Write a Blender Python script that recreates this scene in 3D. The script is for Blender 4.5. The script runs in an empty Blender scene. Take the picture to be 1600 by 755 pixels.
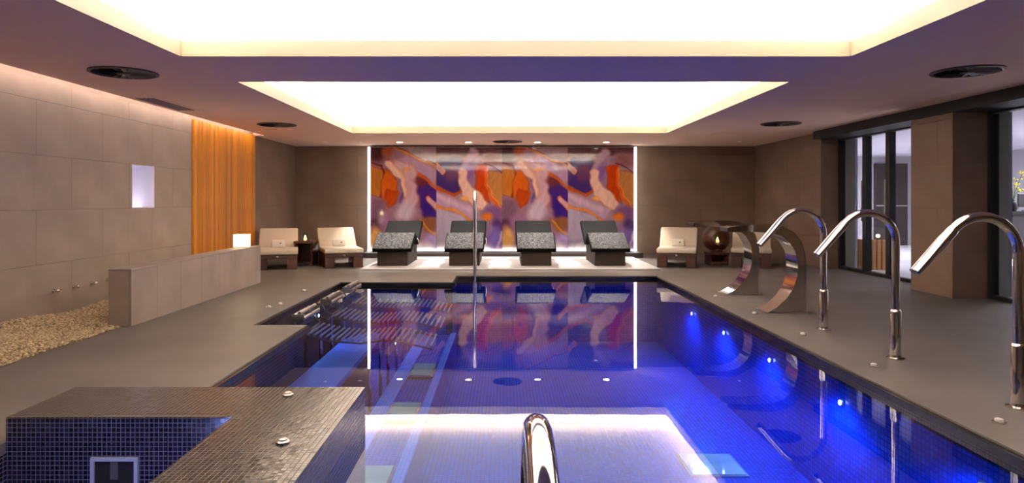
import bpy, math, random
import numpy as np
from mathutils import Vector, Matrix
random.seed(7); np.random.seed(7)
scene = bpy.context.scene
COL = scene.collection
PI = math.pi
# ------------------------------------------------------------------ camera, world, exposure
HC = 1.25           # camera height above the deck
FPX = 1040.0        # focal length in pixels of a 1600 px wide frame
cam_d = bpy.data.cameras.new('camera'); cam = bpy.data.objects.new('camera', cam_d); COL.objects.link(cam)
cam_d.sensor_fit = 'HORIZONTAL'; cam_d.sensor_width = 36.0
cam_d.lens = FPX * 36.0 / 1600.0
cam.location = (0, 0, HC); cam.rotation_euler = (PI / 2, 0, 0)
cam_d.shift_x = (800 - 787) / 1600.0
cam_d.shift_y = -(377.5 - 314) / 1600.0
cam_d.clip_start = 0.05; cam_d.clip_end = 100
scene.camera = cam
scene.view_settings.view_transform = 'Standard'
scene.view_settings.look = 'None'
scene.view_settings.exposure = 1.0
scene.view_settings.gamma = 1.0
scene.view_settings.use_curve_mapping = False
w = bpy.data.worlds.new('world'); scene.world = w; w.use_nodes = True
w.node_tree.nodes['Background'].inputs[0].default_value = (0.02, 0.02, 0.03, 1)
w.node_tree.nodes['Background'].inputs[1].default_value = 0.3
scene.cycles.use_denoising = True
scene.cycles.max_bounces = 10
scene.cycles.diffuse_bounces = 5
scene.cycles.glossy_bounces = 5
scene.cycles.transparent_max_bounces = 12
scene.cycles.caustics_reflective = False
scene.cycles.caustics_refractive = False
scene.cycles.sample_clamp_indirect = 6.0
COFFER_EMIT = 0.55      # backlit stretch ceiling
COVE_EMIT = 75.0       # LED tapes in the cove
DOWNLIGHT_W = 330.0
POOL_LAMP_W = 19.0
ANNEX_EMIT = 24.0
WASH_EMIT = 16.0

# ------------------------------------------------------------------ helpers
def lin(c):
    out = []
    for v in c[:3]:
        v = v / 255.0
        out.append(v / 12.92 if v <= 0.04045 else ((v + 0.055) / 1.055) ** 2.4)
    return (out[0], out[1], out[2], 1.0)

class NT:
    def __init__(s, name):
        s.m = bpy.data.materials.new(name); s.m.use_nodes = True
        s.t = s.m.node_tree; s.t.nodes.clear()
        s.out = s.t.nodes.new('ShaderNodeOutputMaterial')
    def n(s, typ, **kw):
        nd = s.t.nodes.new(typ)
        for k, v in kw.items(): setattr(nd, k, v)
        return nd
    def l(s, a, b): s.t.links.new(a, b)
    def math(s, op, a, b=None, c=None):
        nd = s.n('ShaderNodeMath', operation=op)
        for i, v in enumerate((a, b, c)):
            if v is None: continue
            if isinstance(v, (int, float)): nd.inputs[i].default_value = v
            else: s.l(v, nd.inputs[i])
        return nd.outputs[0]
    def mixc(s, f, a, b, mode='MIX'):
        nd = s.n('ShaderNodeMix', data_type='RGBA', blend_type=mode)
        for i, v in ((0, f), (6, a), (7, b)):
            if isinstance(v, (int, float)): nd.inputs[i].default_value = v
            elif isinstance(v, tuple): nd.inputs[i].default_value = v
            else: s.l(v, nd.inputs[i])
        return nd.outputs[2]

def mat_std(name, c1, c2=None, rough=0.6, metal=0.0, scale=6.0, bump=0.0, bscale=40.0, spec=0.5, coat=0.0, stretch=(1, 1, 1), emit=None, estr=0.0):
    b = NT(name); p = b.n('ShaderNodeBsdfPrincipled'); b.l(p.outputs[0], b.out.inputs[0])
    p.inputs['Roughness'].default_value = rough; p.inputs['Metallic'].default_value = metal
    p.inputs['Specular IOR Level'].default_value = spec; p.inputs['Coat Weight'].default_value = coat
    tc = b.n('ShaderNodeTexCoord'); mp = b.n('ShaderNodeMapping'); mp.inputs['Scale'].default_value = stretch
    b.l(tc.outputs['Object'], mp.inputs[0])
    nz = b.n('ShaderNodeTexNoise'); nz.inputs['Scale'].default_value = scale; nz.inputs['Detail'].default_value = 6
    b.l(mp.outputs[0], nz.inputs['Vector'])
    cr = b.n('ShaderNodeValToRGB'); cr.color_ramp.elements[0].position = 0.32; cr.color_ramp.elements[1].position = 0.68
    cr.color_ramp.elements[0].color = lin(c1); cr.color_ramp.elements[1].color = lin(c2 or c1)
    b.l(nz.outputs[0], cr.inputs[0]); b.l(cr.outputs[0], p.inputs['Base Color'])
    if bump:
        n2 = b.n('ShaderNodeTexNoise'); n2.inputs['Scale'].default_value = bscale; n2.inputs['Detail'].default_value = 4
        b.l(mp.outputs[0], n2.inputs['Vector'])
        bp = b.n('ShaderNodeBump'); bp.inputs['Strength'].default_value = bump; bp.inputs['Distance'].default_value = 0.02
        b.l(n2.outputs[0], bp.inputs['Height']); b.l(bp.outputs[0], p.inputs['Normal'])
    if emit:
        p.inputs['Emission Color'].default_value = lin(emit); p.inputs['Emission Strength'].default_value = estr
    return b.m

def mat_emit(name, c, s):
    b = NT(name); e = b.n('ShaderNodeEmission'); e.inputs[0].default_value = lin(c); e.inputs[1].default_value = s
    b.l(e.outputs[0], b.out.inputs[0]); return b.m

def mat_mosaic(name, c1, c2, grout, size=0.0245, rough=0.2, spec=0.5, sparkle=0.0, gw=0.09, bump=0.35):
    """small square glass tiles in world space: grout lines, per-tile tone, slightly tilted faces"""
    b = NT(name); p = b.n('ShaderNodeBsdfPrincipled'); b.l(p.outputs[0], b.out.inputs[0])
    p.inputs['Specular IOR Level'].default_value = spec
    g = b.n('ShaderNodeNewGeometry'); sc = b.n('ShaderNodeVectorMath', operation='SCALE'); sc.inputs['Scale'].default_value = 1 / size
    b.l(g.outputs['Position'], sc.inputs[0])
    fr = b.n('ShaderNodeVectorMath', operation='FRACTION'); b.l(sc.outputs[0], fr.inputs[0])
    fl = b.n('ShaderNodeVectorMath', operation='FLOOR'); b.l(sc.outputs[0], fl.inputs[0])
    ab = b.n('ShaderNodeVectorMath', operation='ABSOLUTE'); b.l(g.outputs['True Normal'], ab.inputs[0])
    sf = b.n('ShaderNodeSeparateXYZ'); b.l(fr.outputs[0], sf.inputs[0])
    sn = b.n('ShaderNodeSeparateXYZ'); b.l(ab.outputs[0], sn.inputs[0])
    tot = None
    for i in range(3):
        d = b.math('ABSOLUTE', b.math('SUBTRACT', sf.outputs[i], 0.5))
        ln = b.math('GREATER_THAN', d, 0.5 - gw)
        ln = b.math('MULTIPLY', ln, b.math('LESS_THAN', sn.outputs[i], 0.7))
        tot = ln if tot is None else b.math('MAXIMUM', tot, ln)
    # drop the coordinate along the normal so a face lying on a cell border keeps whole tiles
    inv = b.n('ShaderNodeVectorMath', operation='SUBTRACT'); inv.inputs[0].default_value = (1, 1, 1); b.l(ab.outputs[0], inv.inputs[1])
    cell = b.n('ShaderNodeVectorMath', operation='MULTIPLY'); b.l(fl.outputs[0], cell.inputs[0]); b.l(inv.outputs[0], cell.inputs[1])
    wn = b.n('ShaderNodeTexWhiteNoise', noise_dimensions='3D'); b.l(cell.outputs[0], wn.inputs['Vector'])
    col = b.mixc(wn.outputs['Value'], lin(c1), lin(c2))
    col = b.mixc(tot, col, lin(grout))
    b.l(col, p.inputs['Base Color'])
    b.l(b.math('ADD', b.math('MULTIPLY', tot, 0.5), rough), p.inputs['Roughness'])
    # tilt each tile a little
    sub = b.n('ShaderNodeVectorMath', operation='SUBTRACT'); b.l(wn.outputs['Color'], sub.inputs[0]); sub.inputs[1].default_value = (.5, .5, .5)
    s2 = b.n('ShaderNodeVectorMath', operation='SCALE'); s2.inputs['Scale'].default_value = 0.03 + sparkle; b.l(sub.outputs[0], s2.inputs[0])
    ad = b.n('ShaderNodeVectorMath', operation='ADD'); b.l(g.outputs['Normal'], ad.inputs[0]); b.l(s2.outputs[0], ad.inputs[1])
    nm = b.n('ShaderNodeVectorMath', operation='NORMALIZE'); b.l(ad.outputs[0], nm.inputs[0])
    bp = b.n('ShaderNodeBump'); bp.inputs['Strength'].default_value = bump; bp.inputs['Distance'].default_value = 0.004; bp.invert = True
    b.l(tot, bp.inputs['Height']); b.l(nm.outputs[0], bp.inputs['Normal']); b.l(bp.outputs[0], p.inputs['Normal'])
    return b.m

def mat_water(name):
    b = NT(name)
    tr = b.n('ShaderNodeBsdfTransparent'); tr.inputs[0].default_value = (0.72, 0.80, 0.95, 1)
    gl = b.n('ShaderNodeBsdfGlossy'); gl.inputs['Roughness'].default_value = 0.004; gl.inputs[0].default_value = (1, 1, 1, 1)
    fr = b.n('ShaderNodeFresnel'); fr.inputs[0].default_value = 1.42
    tc = b.n('ShaderNodeTexCoord'); nz = b.n('ShaderNodeTexNoise'); nz.inputs['Scale'].default_value = 2.2; nz.inputs['Detail'].default_value = 2
    b.l(tc.outputs['Object'], nz.inputs['Vector'])
    bp = b.n('ShaderNodeBump'); bp.inputs['Strength'].default_value = 0.02; bp.inputs['Distance'].default_value = 0.02
    b.l(nz.outputs[0], bp.inputs['Height']); b.l(bp.outputs[0], gl.inputs['Normal']); b.l(bp.outputs[0], fr.inputs['Normal'])
    mx = b.n('ShaderNodeMixShader'); b.l(fr.outputs[0], mx.inputs[0]); b.l(tr.outputs[0], mx.inputs[1]); b.l(gl.outputs[0], mx.inputs[2])
    b.l(mx.outputs[0], b.out.inputs[0]); return b.m

def mat_glass(name, tint=(0.93, 0.95, 0.97, 1)):
    b = NT(name)
    tr = b.n('ShaderNodeBsdfTransparent'); tr.inputs[0].default_value = tint
    gl = b.n('ShaderNodeBsdfGlossy'); gl.inputs['Roughness'].default_value = 0.01
    fr = b.n('ShaderNodeFresnel'); fr.inputs[0].default_value = 1.45
    ge = b.n('ShaderNodeNewGeometry'); fo = b.math('MULTIPLY', fr.outputs[0], b.math('SUBTRACT', 1.0, ge.outputs['Backfacing']))
    mx = b.n('ShaderNodeMixShader'); b.l(fo, mx.inputs[0]); b.l(tr.outputs[0], mx.inputs[1]); b.l(gl.outputs[0], mx.inputs[2])
    b.l(mx.outputs[0], b.out.inputs[0]); return b.m

def mat_attr(name, rough=0.06, spec=0.5):
    b = NT(name); p = b.n('ShaderNodeBsdfPrincipled'); b.l(p.outputs[0], b.out.inputs[0])
    a = b.n('ShaderNodeAttribute'); a.attribute_name = 'print'
    b.l(a.outputs['Color'], p.inputs['Base Color']); p.inputs['Roughness'].default_value = rough
    p.inputs['Specular IOR Level'].default_value = spec
    return b.m

M = {}
M['stone'] = mat_std('wall stone', (144, 128, 118), (160, 142, 132), rough=0.62, scale=2.2, bump=0.05, bscale=30)
M['stone_dark'] = mat_std('brown stone', (118, 95, 78), (131, 107, 89), rough=0.6, scale=2.0, bump=0.05, bscale=30)
M['grout'] = mat_std('dark grout', (98, 86, 78), rough=0.9)
M['deck'] = mat_std('deck stone', (92, 84, 79), (104, 96, 90), rough=0.5, scale=1.3, bump=0.04, bscale=60)
M['platform'] = mat_std('pale platform stone', (176, 168, 166), (188, 180, 178), rough=0.45, scale=3)
M['ceil'] = mat_std('mauve ceiling paint', (250, 214, 190), rough=0.85)
M['cream'] = mat_std('cream paint', (192, 180, 154), rough=0.6)
M['white_paint'] = mat_std('white paint', (238, 234, 226), rough=0.7)
M['soffit'] = mat_std('black soffit', (16, 14, 14), rough=0.6)
M['wood'] = mat_std('amber wood', (200, 118, 6), (230, 152, 20), rough=0.45, scale=3.5, stretch=(9, 9, 0.6), bump=0.06, bscale=8)
def vary(m, lo, hi):
    """each slat its own tone"""
    t = m.node_tree; p = [n for n in t.nodes if n.type == 'BSDF_PRINCIPLED'][0]; src = p.inputs['Base Color'].links[0].from_socket
    oi = t.nodes.new('ShaderNodeObjectInfo'); mr = t.nodes.new('ShaderNodeMapRange'); mr.inputs['To Min'].default_value = lo; mr.inputs['To Max'].default_value = hi
    t.links.new(oi.outputs['Random'], mr.inputs['Value'])
    mx = t.nodes.new('ShaderNodeVectorMath'); mx.operation = 'SCALE'; t.links.new(src, mx.inputs[0]); t.links.new(mr.outputs[0], mx.inputs['Scale']); t.links.new(mx.outputs[0], p.inputs['Base Color'])
vary(M['wood'], .6, 1.05)
M['dark_wood'] = mat_std('dark red-brown wood', (52, 24, 16), (70, 34, 22), rough=0.4, scale=4, stretch=(1, 1, 6))
M['cushion'] = mat_std('cream cushion fabric', (206, 192, 170), (214, 200, 180), rough=0.85, scale=60, bump=0.1, bscale=300)
M['towel'] = mat_std('white towel', (240, 234, 222), rough=0.9, scale=50, bump=0.2, bscale=200)
M['motif'] = mat_std('brown leaf print', (110, 78, 50), rough=0.8)
M['chrome'] = mat_std('polished steel', (226, 222, 216), rough=0.09, metal=1.0)
M['steel'] = mat_std('brushed steel', (200, 198, 195), rough=0.28, metal=1.0)
M['bed_rail'] = mat_std('dark bed rail steel', (60, 64, 78), rough=.5, metal=.6)
M['bed_bar'] = mat_std('satin bed bars', (188, 192, 204), rough=.4, metal=.4)
M['frame'] = mat_std('black frame', (26, 24, 26), rough=0.4)
M['frame_grey'] = mat_std('grey door leaf', (150, 152, 160), rough=0.5)
M['vent'] = mat_std('dark vent metal', (92, 84, 80), rough=0.5, metal=0.2)
M['vent_dark'] = mat_std('vent shadow box', (18, 14, 14), rough=0.8)
M['black'] = mat_std('black gloss stone', (14, 13, 14), rough=0.25)
M['plinth'] = mat_std('charcoal plinth', (58, 50, 48), rough=0.55)
M['lounger_base'] = mat_std('brown pedestal', (40, 31, 26), (48, 38, 32), rough=0.7, scale=4, spec=.2)
M['lounger_edge'] = mat_std('black leather upholstery', (7, 6, 6), rough=0.7, spec=.05)
M['lounger_mosaic'] = mat_mosaic('charcoal sparkle mosaic', (22, 22, 22), (112, 111, 113), (12, 12, 12), size=0.026, rough=0.6, spec=.08, sparkle=0.15)
M['spa_mosaic'] = mat_mosaic('brown-black mosaic', (26, 22, 20), (58, 48, 42), (84, 76, 72), size=0.0245, rough=0.22, sparkle=0.02, gw=0.07)
M['spa_inner'] = mat_mosaic('black-blue mosaic', (18, 15, 24), (38, 33, 50), (118, 109, 128), size=0.0245, rough=0.22, gw=0.06)
M['pool'] = mat_mosaic('deep blue mosaic', (12, 48, 180), (30, 82, 226), (12, 40, 150), size=0.04, rough=0.3)
M['pool_light'] = mat_mosaic('bright blue mosaic', (70, 128, 255), (100, 154, 255), (70, 120, 240), size=0.03, rough=0.3)  # underwater lamp glow on bench and step edges put into the tile colour
M['pool_dark'] = mat_mosaic('black pool mosaic', (14, 10, 3), (28, 20, 8), (20, 15, 6), size=0.03, rough=0.3)  # waterline band tile; also unlit dark and reflection painted onto the left side
M['teal_glass'] = mat_std('pale teal glass', (150, 196, 200), (176, 214, 214), rough=0.1, scale=5, coat=0.5)
M['water'] = mat_water('pool water')
M['glass'] = mat_glass('clear glass')
M['print'] = mat_attr('agate print behind glass', spec=0.28)
M['membrane'] = mat_std('backlit stretch ceiling', (244, 238, 226), rough=.8, spec=.1, emit=(255, 248, 238), estr=COFFER_EMIT)
M['cove'] = mat_emit('cove LED tape', (255, 247, 236), COVE_EMIT)
M['led'] = mat_emit('white LED strip', (255, 250, 246), 5.0)
M['led_lens'] = mat_emit('downlight lens', (255, 242, 224), 30.0)
M['led_dim'] = mat_emit('dim downlight lens', (255, 240, 225), 1.2)
M['pool_lens'] = mat_emit('pool lamp lens', (170, 205, 255), 25.0)
M['flame'] = mat_emit('candle flame', (255, 205, 130), 25.0)
M['paper'] = mat_emit('glowing lantern paper', (255, 236, 190), 2.6)
M['wax'] = mat_std('candle wax', (240, 225, 195), rough=0.5, emit=(255, 200, 120), estr=1.2)
M['pebble'] = mat_std('tan gravel', (118, 92, 58), (214, 190, 150), rough=0.7, scale=38)
M['gravel_bed'] = mat_std('gravel bed', (130, 106, 74), (170, 142, 102), rough=0.9, scale=60, bump=0.6, bscale=120)
M['annex_wall'] = mat_std('annex grey wall', (176, 172, 178), rough=0.7)
M['annex_floor'] = mat_std('annex pale floor', (214, 212, 218), rough=0.35)
M['annex_ceil'] = mat_std('annex ceiling', (196, 192, 202), rough=0.8)
M['annex_dark'] = mat_std('espresso panel', (40, 32, 32), rough=0.5)
M['annex_lamp'] = mat_emit('annex ceiling panel', (250, 246, 255), ANNEX_EMIT)
M['basket'] = mat_std('orange oak slats', (186, 128, 74), (206, 150, 92), rough=0.6, scale=6, stretch=(4, 4, .6))
M['leaf'] = mat_std('leaf green', (62, 90, 40), rough=0.6)
M['flower'] = mat_std('yellow blossom', (214, 196, 60), rough=0.6)
M['niche'] = mat_std('niche white plaster', (236, 232, 246), rough=0.7)

class MB:
    def __init__(s): s.v = []; s.f = []; s.mi = []
    def add(s, vs, fs, mi=0):
        o = len(s.v); s.v += [tuple(v) for v in vs]; s.f += [tuple(i + o for i in f) for f in fs]; s.mi += [mi] * len(fs); return s
    def box(s, x0, x1, y0, y1, z0, z1, mi=0):
        v = [(x0, y0, z0), (x1, y0, z0), (x1, y1, z0), (x0, y1, z0), (x0, y0, z1), (x1, y0, z1), (x1, y1, z1), (x0, y1, z1)]
        return s.add(v, [(0, 3, 2, 1), (4, 5, 6, 7), (0, 1, 5, 4), (1, 2, 6, 5), (2, 3, 7, 6), (3, 0, 4, 7)], mi)
    def lathe(s, prof, n=24, c=(0, 0, 0), mi=0, axis='z'):
        o = []; k = len(prof)
        for i in range(n):
            a = 2 * PI * i / n
            for r, z in prof:
                p = (r * math.cos(a), r * math.sin(a), z)
                if axis == 'x': p = (p[2], p[0], p[1])
                if axis == 'y': p = (p[0], p[2], p[1])
                o.append((p[0] + c[0], p[1] + c[1], p[2] + c[2]))
        f = []
        for i in range(n):
            j = (i + 1) % n
            for q in range(k - 1):
                f.append((i * k + q, j * k + q, j * k + q + 1, i * k + q + 1))
        f.append(tuple(i * k for i in range(n))[::-1]); f.append(tuple(i * k + k - 1 for i in range(n)))
        return s.add(o, f, mi)
    def tube(s, pts, r, n=12, mi=0, flat=None):
        pts = [Vector(p) for p in pts]; m = len(pts)
        rs = r if isinstance(r, (list, tuple)) else [r] * m
        tg = []
        for i in range(m):
            a = pts[max(0, i - 1)]; b = pts[min(m - 1, i + 1)]; tg.append((b - a).normalized())
        up = Vector((0, 0, 1)) if abs(tg[0].z) < 0.9 else Vector((0, 1, 0))
        u = tg[0].cross(up).normalized(); vs = []
        for i in range(m):
            u = (u - tg[i] * u.dot(tg[i])).normalized(); vv = tg[i].cross(u)
            fx, fy = flat[i] if flat else (1, 1)
            for k in range(n):
                a = 2 * PI * k / n
                vs.append(pts[i] + u * (math.cos(a) * rs[i] * fx) + vv * (math.sin(a) * rs[i] * fy))
        f = []
        for i in range(m - 1):
            for k in range(n):
                j = (k + 1) % n
                f.append((i * n + k, i * n + j, (i + 1) * n + j, (i + 1) * n + k))
        f.append(tuple(range(n))[::-1]); f.append(tuple((m - 1) * n + k for k in range(n)))
        return s.add(vs, f, mi)
    def prism_x(s, prof, x0, x1, mi=0):
        """closed (y,z) outline extruded along x"""
        n = len(prof); vs = [(x0, p[0], p[1]) for p in prof] + [(x1, p[0], p[1]) for p in prof]
        f = [(i, (i + 1) % n, n + (i + 1) % n, n + i) for i in range(n)] + [tuple(range(n))[::-1], tuple(range(n, 2 * n))]
        return s.add(vs, f, mi)
    def prism_y(s, prof, y0, y1, mi=0):
        n = len(prof); vs = [(p[0], y0, p[1]) for p in prof] + [(p[0], y1, p[1]) for p in prof]
        f = [(i, (i + 1) % n, n + (i + 1) % n, n + i) for i in range(n)] + [tuple(range(n))[::-1], tuple(range(n, 2 * n))]
        return s.add(vs, f, mi)
    def prism_z(s, prof, z0, z1, mi=0):
        n = len(prof); vs = [(p[0], p[1], z0) for p in prof] + [(p[0], p[1], z1) for p in prof]
        f = [(i, (i + 1) % n, n + (i + 1) % n, n + i) for i in range(n)] + [tuple(range(n))[::-1], tuple(range(n, 2 * n))]
        return s.add(vs, f, mi)
    def sphere(s, c, r, n=12, m=8, sc=(1, 1, 1), mi=0):
        vs = []; f = []
        for i in range(m + 1):
            t = PI * i / m
            for k in range(n):
                a = 2 * PI * k / n
                vs.append((c[0] + r * sc[0] * math.sin(t) * math.cos(a), c[1] + r * sc[1] * math.sin(t) * math.sin(a), c[2] + r * sc[2] * math.cos(t)))
        for i in range(m):
            for k in range(n):
                j = (k + 1) % n; f.append((i * n + k, (i + 1) * n + k, (i + 1) * n + j, i * n + j))
        return s.add(vs, f, mi)
    def mesh(s, name, mats, smooth=False, bevel=0.0, segs=2):
        me = bpy.data.meshes.new(name); me.from_pydata(s.v, [], s.f)
        for m_ in (mats if isinstance(mats, (list, tuple)) else [mats]): me.materials.append(m_)
        me.polygons.foreach_set('material_index', s.mi)
        import bmesh
        bm = bmesh.new(); bm.from_mesh(me)
        bmesh.ops.recalc_face_normals(bm, faces=bm.faces)
        if bevel:
            bmesh.ops.remove_doubles(bm, verts=bm.verts, dist=1e-5)
            ed = [e for e in bm.edges if len(e.link_faces) == 2 and e.calc_face_angle(0) > 0.6]
            bmesh.ops.bevel(bm, geom=ed, offset=bevel, segments=segs, affect='EDGES', profile=0.5)
        bm.to_mesh(me); bm.free()
        if smooth:
            me.shade_smooth()
            me.set_sharp_from_angle(angle=math.radians(38))
        me.update(); return me
    def obj(s, name, mats, parent=None, smooth=False, bevel=0.0, segs=2, **kw):
        return link(name, s.mesh(name, mats, smooth, bevel, segs), parent, **kw)

def link(name, me, parent=None, label=None, cat=None, group=None, kind=None, loc=None, rz=None):
    o = bpy.data.objects.new(name, me); COL.objects.link(o)
    if parent: o.parent = parent
    return tag(o, label, cat, group, kind, loc, rz)
def tag(o, label=None, cat=None, group=None, kind=None, loc=None, rz=None):
    if label: o['label'] = label
    if cat: o['category'] = cat
    if group: o['group'] = group
    if kind: o['kind'] = kind
    if loc is not None: o.location = loc
    if rz is not None: o.rotation_euler = (0, 0, rz)
    return o
def thing(name, label, cat, loc=(0, 0, 0), rz=0, group=None):
    return link(name, None, None, label, cat, group, None, loc, rz)
def dup(root, label=None, loc=None, rz=None):
    r = root.copy(); COL.objects.link(r); tag(r, label, loc=loc, rz=rz)
    for ch in list(root.children):
        c = ch.copy(); COL.objects.link(c); c.parent = r
        for g in ch.children:
            d = g.copy(); COL.objects.link(d); d.parent = c
    return r
def light(name, typ, loc, energy, color, parent=None, **kw):
    d = bpy.data.lights.new(name, typ); d.energy = energy; d.color = color[:3]
    for k, v in kw.items(): setattr(d, k, v)
    o = bpy.data.objects.new(name, d); COL.objects.link(o); o.location = loc
    if parent: o.parent = parent
    return o
def arc(c, r, a0, a1, n, plane='xz', y=0.0):
    out = []
    for i in range(n + 1):
        a = math.radians(a0 + (a1 - a0) * i / n)
        out.append((c[0] + r * math.cos(a), c[1] + r * math.sin(a)))
    return out

# ------------------------------------------------------------------ dimensions
XL, XR, XG, YB, YF, H = -4.88, 5.75, 6.25, 15.6, -3.0, 2.53
ZW = -0.055           # water level
PX1, PXL, PXN = 2.56, -2.52, -1.98     # pool right, left bay, left near
PY0, PYN, PYL, PYB = 1.6, 6.7, 10.24, 11.1
PXC = -0.79
SX0, SX1, SXI, SYF, SYI, SZ = -2.58, -0.834, -1.41, 4.01, 3.45, 0.128   # whirlpool parapet
PD = -1.1            # pool floor

# ------------------------------------------------------------------ floor
fb = MB()
for x0, x1, y0, y1 in ((XL - .2, XG + .1, PYB, YB + .2), (XL - .2, PXC, PYL, PYB), (PX1, XG + .1, PYL, PYB), (XL - .2, PXL, PYN, PYL), (PX1, XG + .1, PYN, PYL),
                       (XL - .2, PXN, SYF, PYN), (PX1, XG + .1, SYF, PYN), (XL - .2, SX0, PY0, SYF), (PX1, XG + .1, PY0, SYF), (XL - .2, XG + .1, YF, PY0)):
    fb.box(x0, x1, y0, y1, -0.06, 0.0)
floor = fb.obj('floor', M['deck'], kind='structure', label='grey-brown stone deck around the pool')
# pool shell: wall under each deck edge, black above the water, blue below, shade painted on the left walls
OUT = [(PX1, PY0), (PX1, PYB), (PXC, PYB), (PXC, PYL), (PXL, PYL), (PXL, PYN), (PXN, PYN), (PXN, SYF), (SX1, SYF), (SX1, PY0)]
shell = MB(); band = MB()
n = len(OUT)
for i in range(n):
    a = Vector(OUT[i]).to_3d(); b = Vector(OUT[(i + 1) % n]).to_3d()
    d = (b - a).normalized(); nr = Vector((d.y, -d.x, 0)) * 0.09          # outward for this winding
    if i in (7, 8): continue
    q = [a, b, b + nr, a + nr]
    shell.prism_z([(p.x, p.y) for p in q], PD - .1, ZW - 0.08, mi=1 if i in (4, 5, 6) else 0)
    band.prism_z([(p.x, p.y) for p in q], ZW - 0.08, -0.061)
shell.prism_z(OUT, PD - 0.1, PD)
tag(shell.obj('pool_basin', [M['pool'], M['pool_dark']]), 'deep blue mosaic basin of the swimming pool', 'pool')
pool_band = band.obj('trim_1', M['pool_dark'], kind='structure', label='black tile band at the waterline of the pool')
# coping: black strip along deck edge
cp = MB()
for i in range(n):
    if i in (7, 8): continue
    a = Vector(OUT[i]).to_3d(); b = Vector(OUT[(i + 1) % n]).to_3d(); d = (b - a).normalized(); ins = Vector((-d.y, d.x, 0))
    e0 = a - d * 0.0; e1 = b + d * 0.0
    cp.prism_z([(p.x, p.y) for p in (e0, e1, e1 + ins * 0.035, e0 + ins * 0.035)], -0.06, -0.012)
cp.obj('trim_2', M['black'], kind='structure', label='black stone lip around the pool edge')
def sheet(name, outline, z, m, **kw):
    me = bpy.data.meshes.new(name); me.from_pydata([(p[0], p[1], z) for p in outline], [], [tuple(range(len(outline)))]); me.materials.append(m); me.update()
    return link(name, me, **kw)
sheet('pool_water', OUT, ZW, M['water'], label='still blue water filling the swimming pool', cat='water', kind='stuff')

# ------------------------------------------------------------------ ceiling with two light coffers
CX0, CX1 = -2.87, 3.08
CO = [(2.0, 5.89), (7.12, 12.56)]
TH = 0.135
cb = MB(); WY1 = 13.02
cb.box(XL + .20, CX0, YF, YB + .2, H, H + TH); sl = MB(); sl.box(XL - .2, XL - .02, YF, YB + .2, H, H + .22); sl.box(XL - .02, XL + .26, YF, YB + .2, H + .16, H + .22); sl.obj('trim_5', M['stone'], kind='structure', label='lining of the light slot above the left wall'); cb.box(XL - .02, XL + .20, WY1, YB + .2, H, H + TH); cb.box(XL + .20, XL + .26, YF, YB + .2, H + TH, H + .16); cb.box(CX1, XR + .15, YF, YB + .2, H, H + TH)
for y0, y1 in ((YF, CO[0][0]), (CO[0][1], CO[1][0]), (CO[1][1], YB + .2)): cb.box(CX0, CX1, y0, y1, H, H + TH)
cb.obj('ceiling', M['ceil'], kind='structure', label='mauve-brown plaster ceiling')
MB().box(XR + .15, XG + .25, YF, YB + .2, H - 0.03, H + 0.09).obj('trim_3', M['soffit'], kind='structure', label='black soffit above the glass doors')
MB().box(XR - .03, XG - .052, 5.0, 12.30, H - .145, H - .001).obj('trim_4', M['soffit'], kind='structure', label='black band along the top of the right piers')  # black box holds the dark of a shadow gap along the pier tops
for ci, (y0, y1) in enumerate(CO):
    where = 'over the near half of the pool' if ci == 0 else 'over the far half of the pool'
    root = thing('ceiling_coffer', 'large rectangular glowing ceiling coffer ' + where, 'ceiling light', ((CX0 + CX1) / 2, (y0 + y1) / 2, H), group='glowing ceiling coffers')
    cx, cy = (CX0 + CX1) / 2, (y0 + y1) / 2; hx, hy = (CX1 - CX0) / 2, (y1 - y0) / 2; t = 0.018
    for nm, bx in (('fascia_board', (-hx, hx, hy - t, hy)), ('fascia_board', (-hx, hx, -hy, -hy + t)), ('fascia_board', (-hx, -hx + t, -hy + t, hy - t)), ('fascia_board', (hx - t, hx, -hy + t, hy - t))):
        MB().box(*bx, -0.004, TH + .002).obj('fascia_board', M['cream'], root)
    for sx in (-1, 1):                      # small corner cover plates
        MB().box(sx * (hx - t) - .012, sx * (hx - t) + .012, hy - t - .012, hy - t + .004, 0.0, TH).obj('corner_bead', M['cream'], root)
    g = 0.32; zt = 0.42
    sb = MB()
    sb.box(-hx - g - .05, -hx - g, -hy - g, hy + g, TH, zt); sb.box(hx + g, hx + g + .05, -hy - g, hy + g, TH, zt)
    sb.box(-hx - g, hx + g, -hy - g - .05, -hy - g, TH, zt); sb.box(-hx - g, hx + g, hy + g, hy + g + .05, TH, zt)
    sb.obj('cove_side', M['white_paint'], root)
    MB().box(-hx - g, hx + g, -hy - g, hy + g, zt, zt + .03).obj('stretch_ceiling', M['membrane'], root)
    for bx in ((-hx - .2, hx + .2, hy + .12, hy + .16), (-hx - .2, hx + .2, -hy - .16, -hy - .12), (-hx - .16, -hx - .12, -hy, hy), (hx + .12, hx + .16, -hy, hy)):
        MB().box(*bx, TH + .002, TH + .02).obj('led_tape', M['cove'], root)

ws = thing('wall_washer', 'slim linear light in the ceiling slot above the left wall', 'light strip', (XL + .14, 3.0, H + .13))
MB().box(0, .04, 0, 9.9, 0, .025).obj('housing', M['white_paint'], ws)
MB().box(.004, .036, .02, 9.88, -.006, 0).obj('led_tape', mat_emit('wall washer LED', (255, 240, 226), WASH_EMIT), ws)
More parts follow.
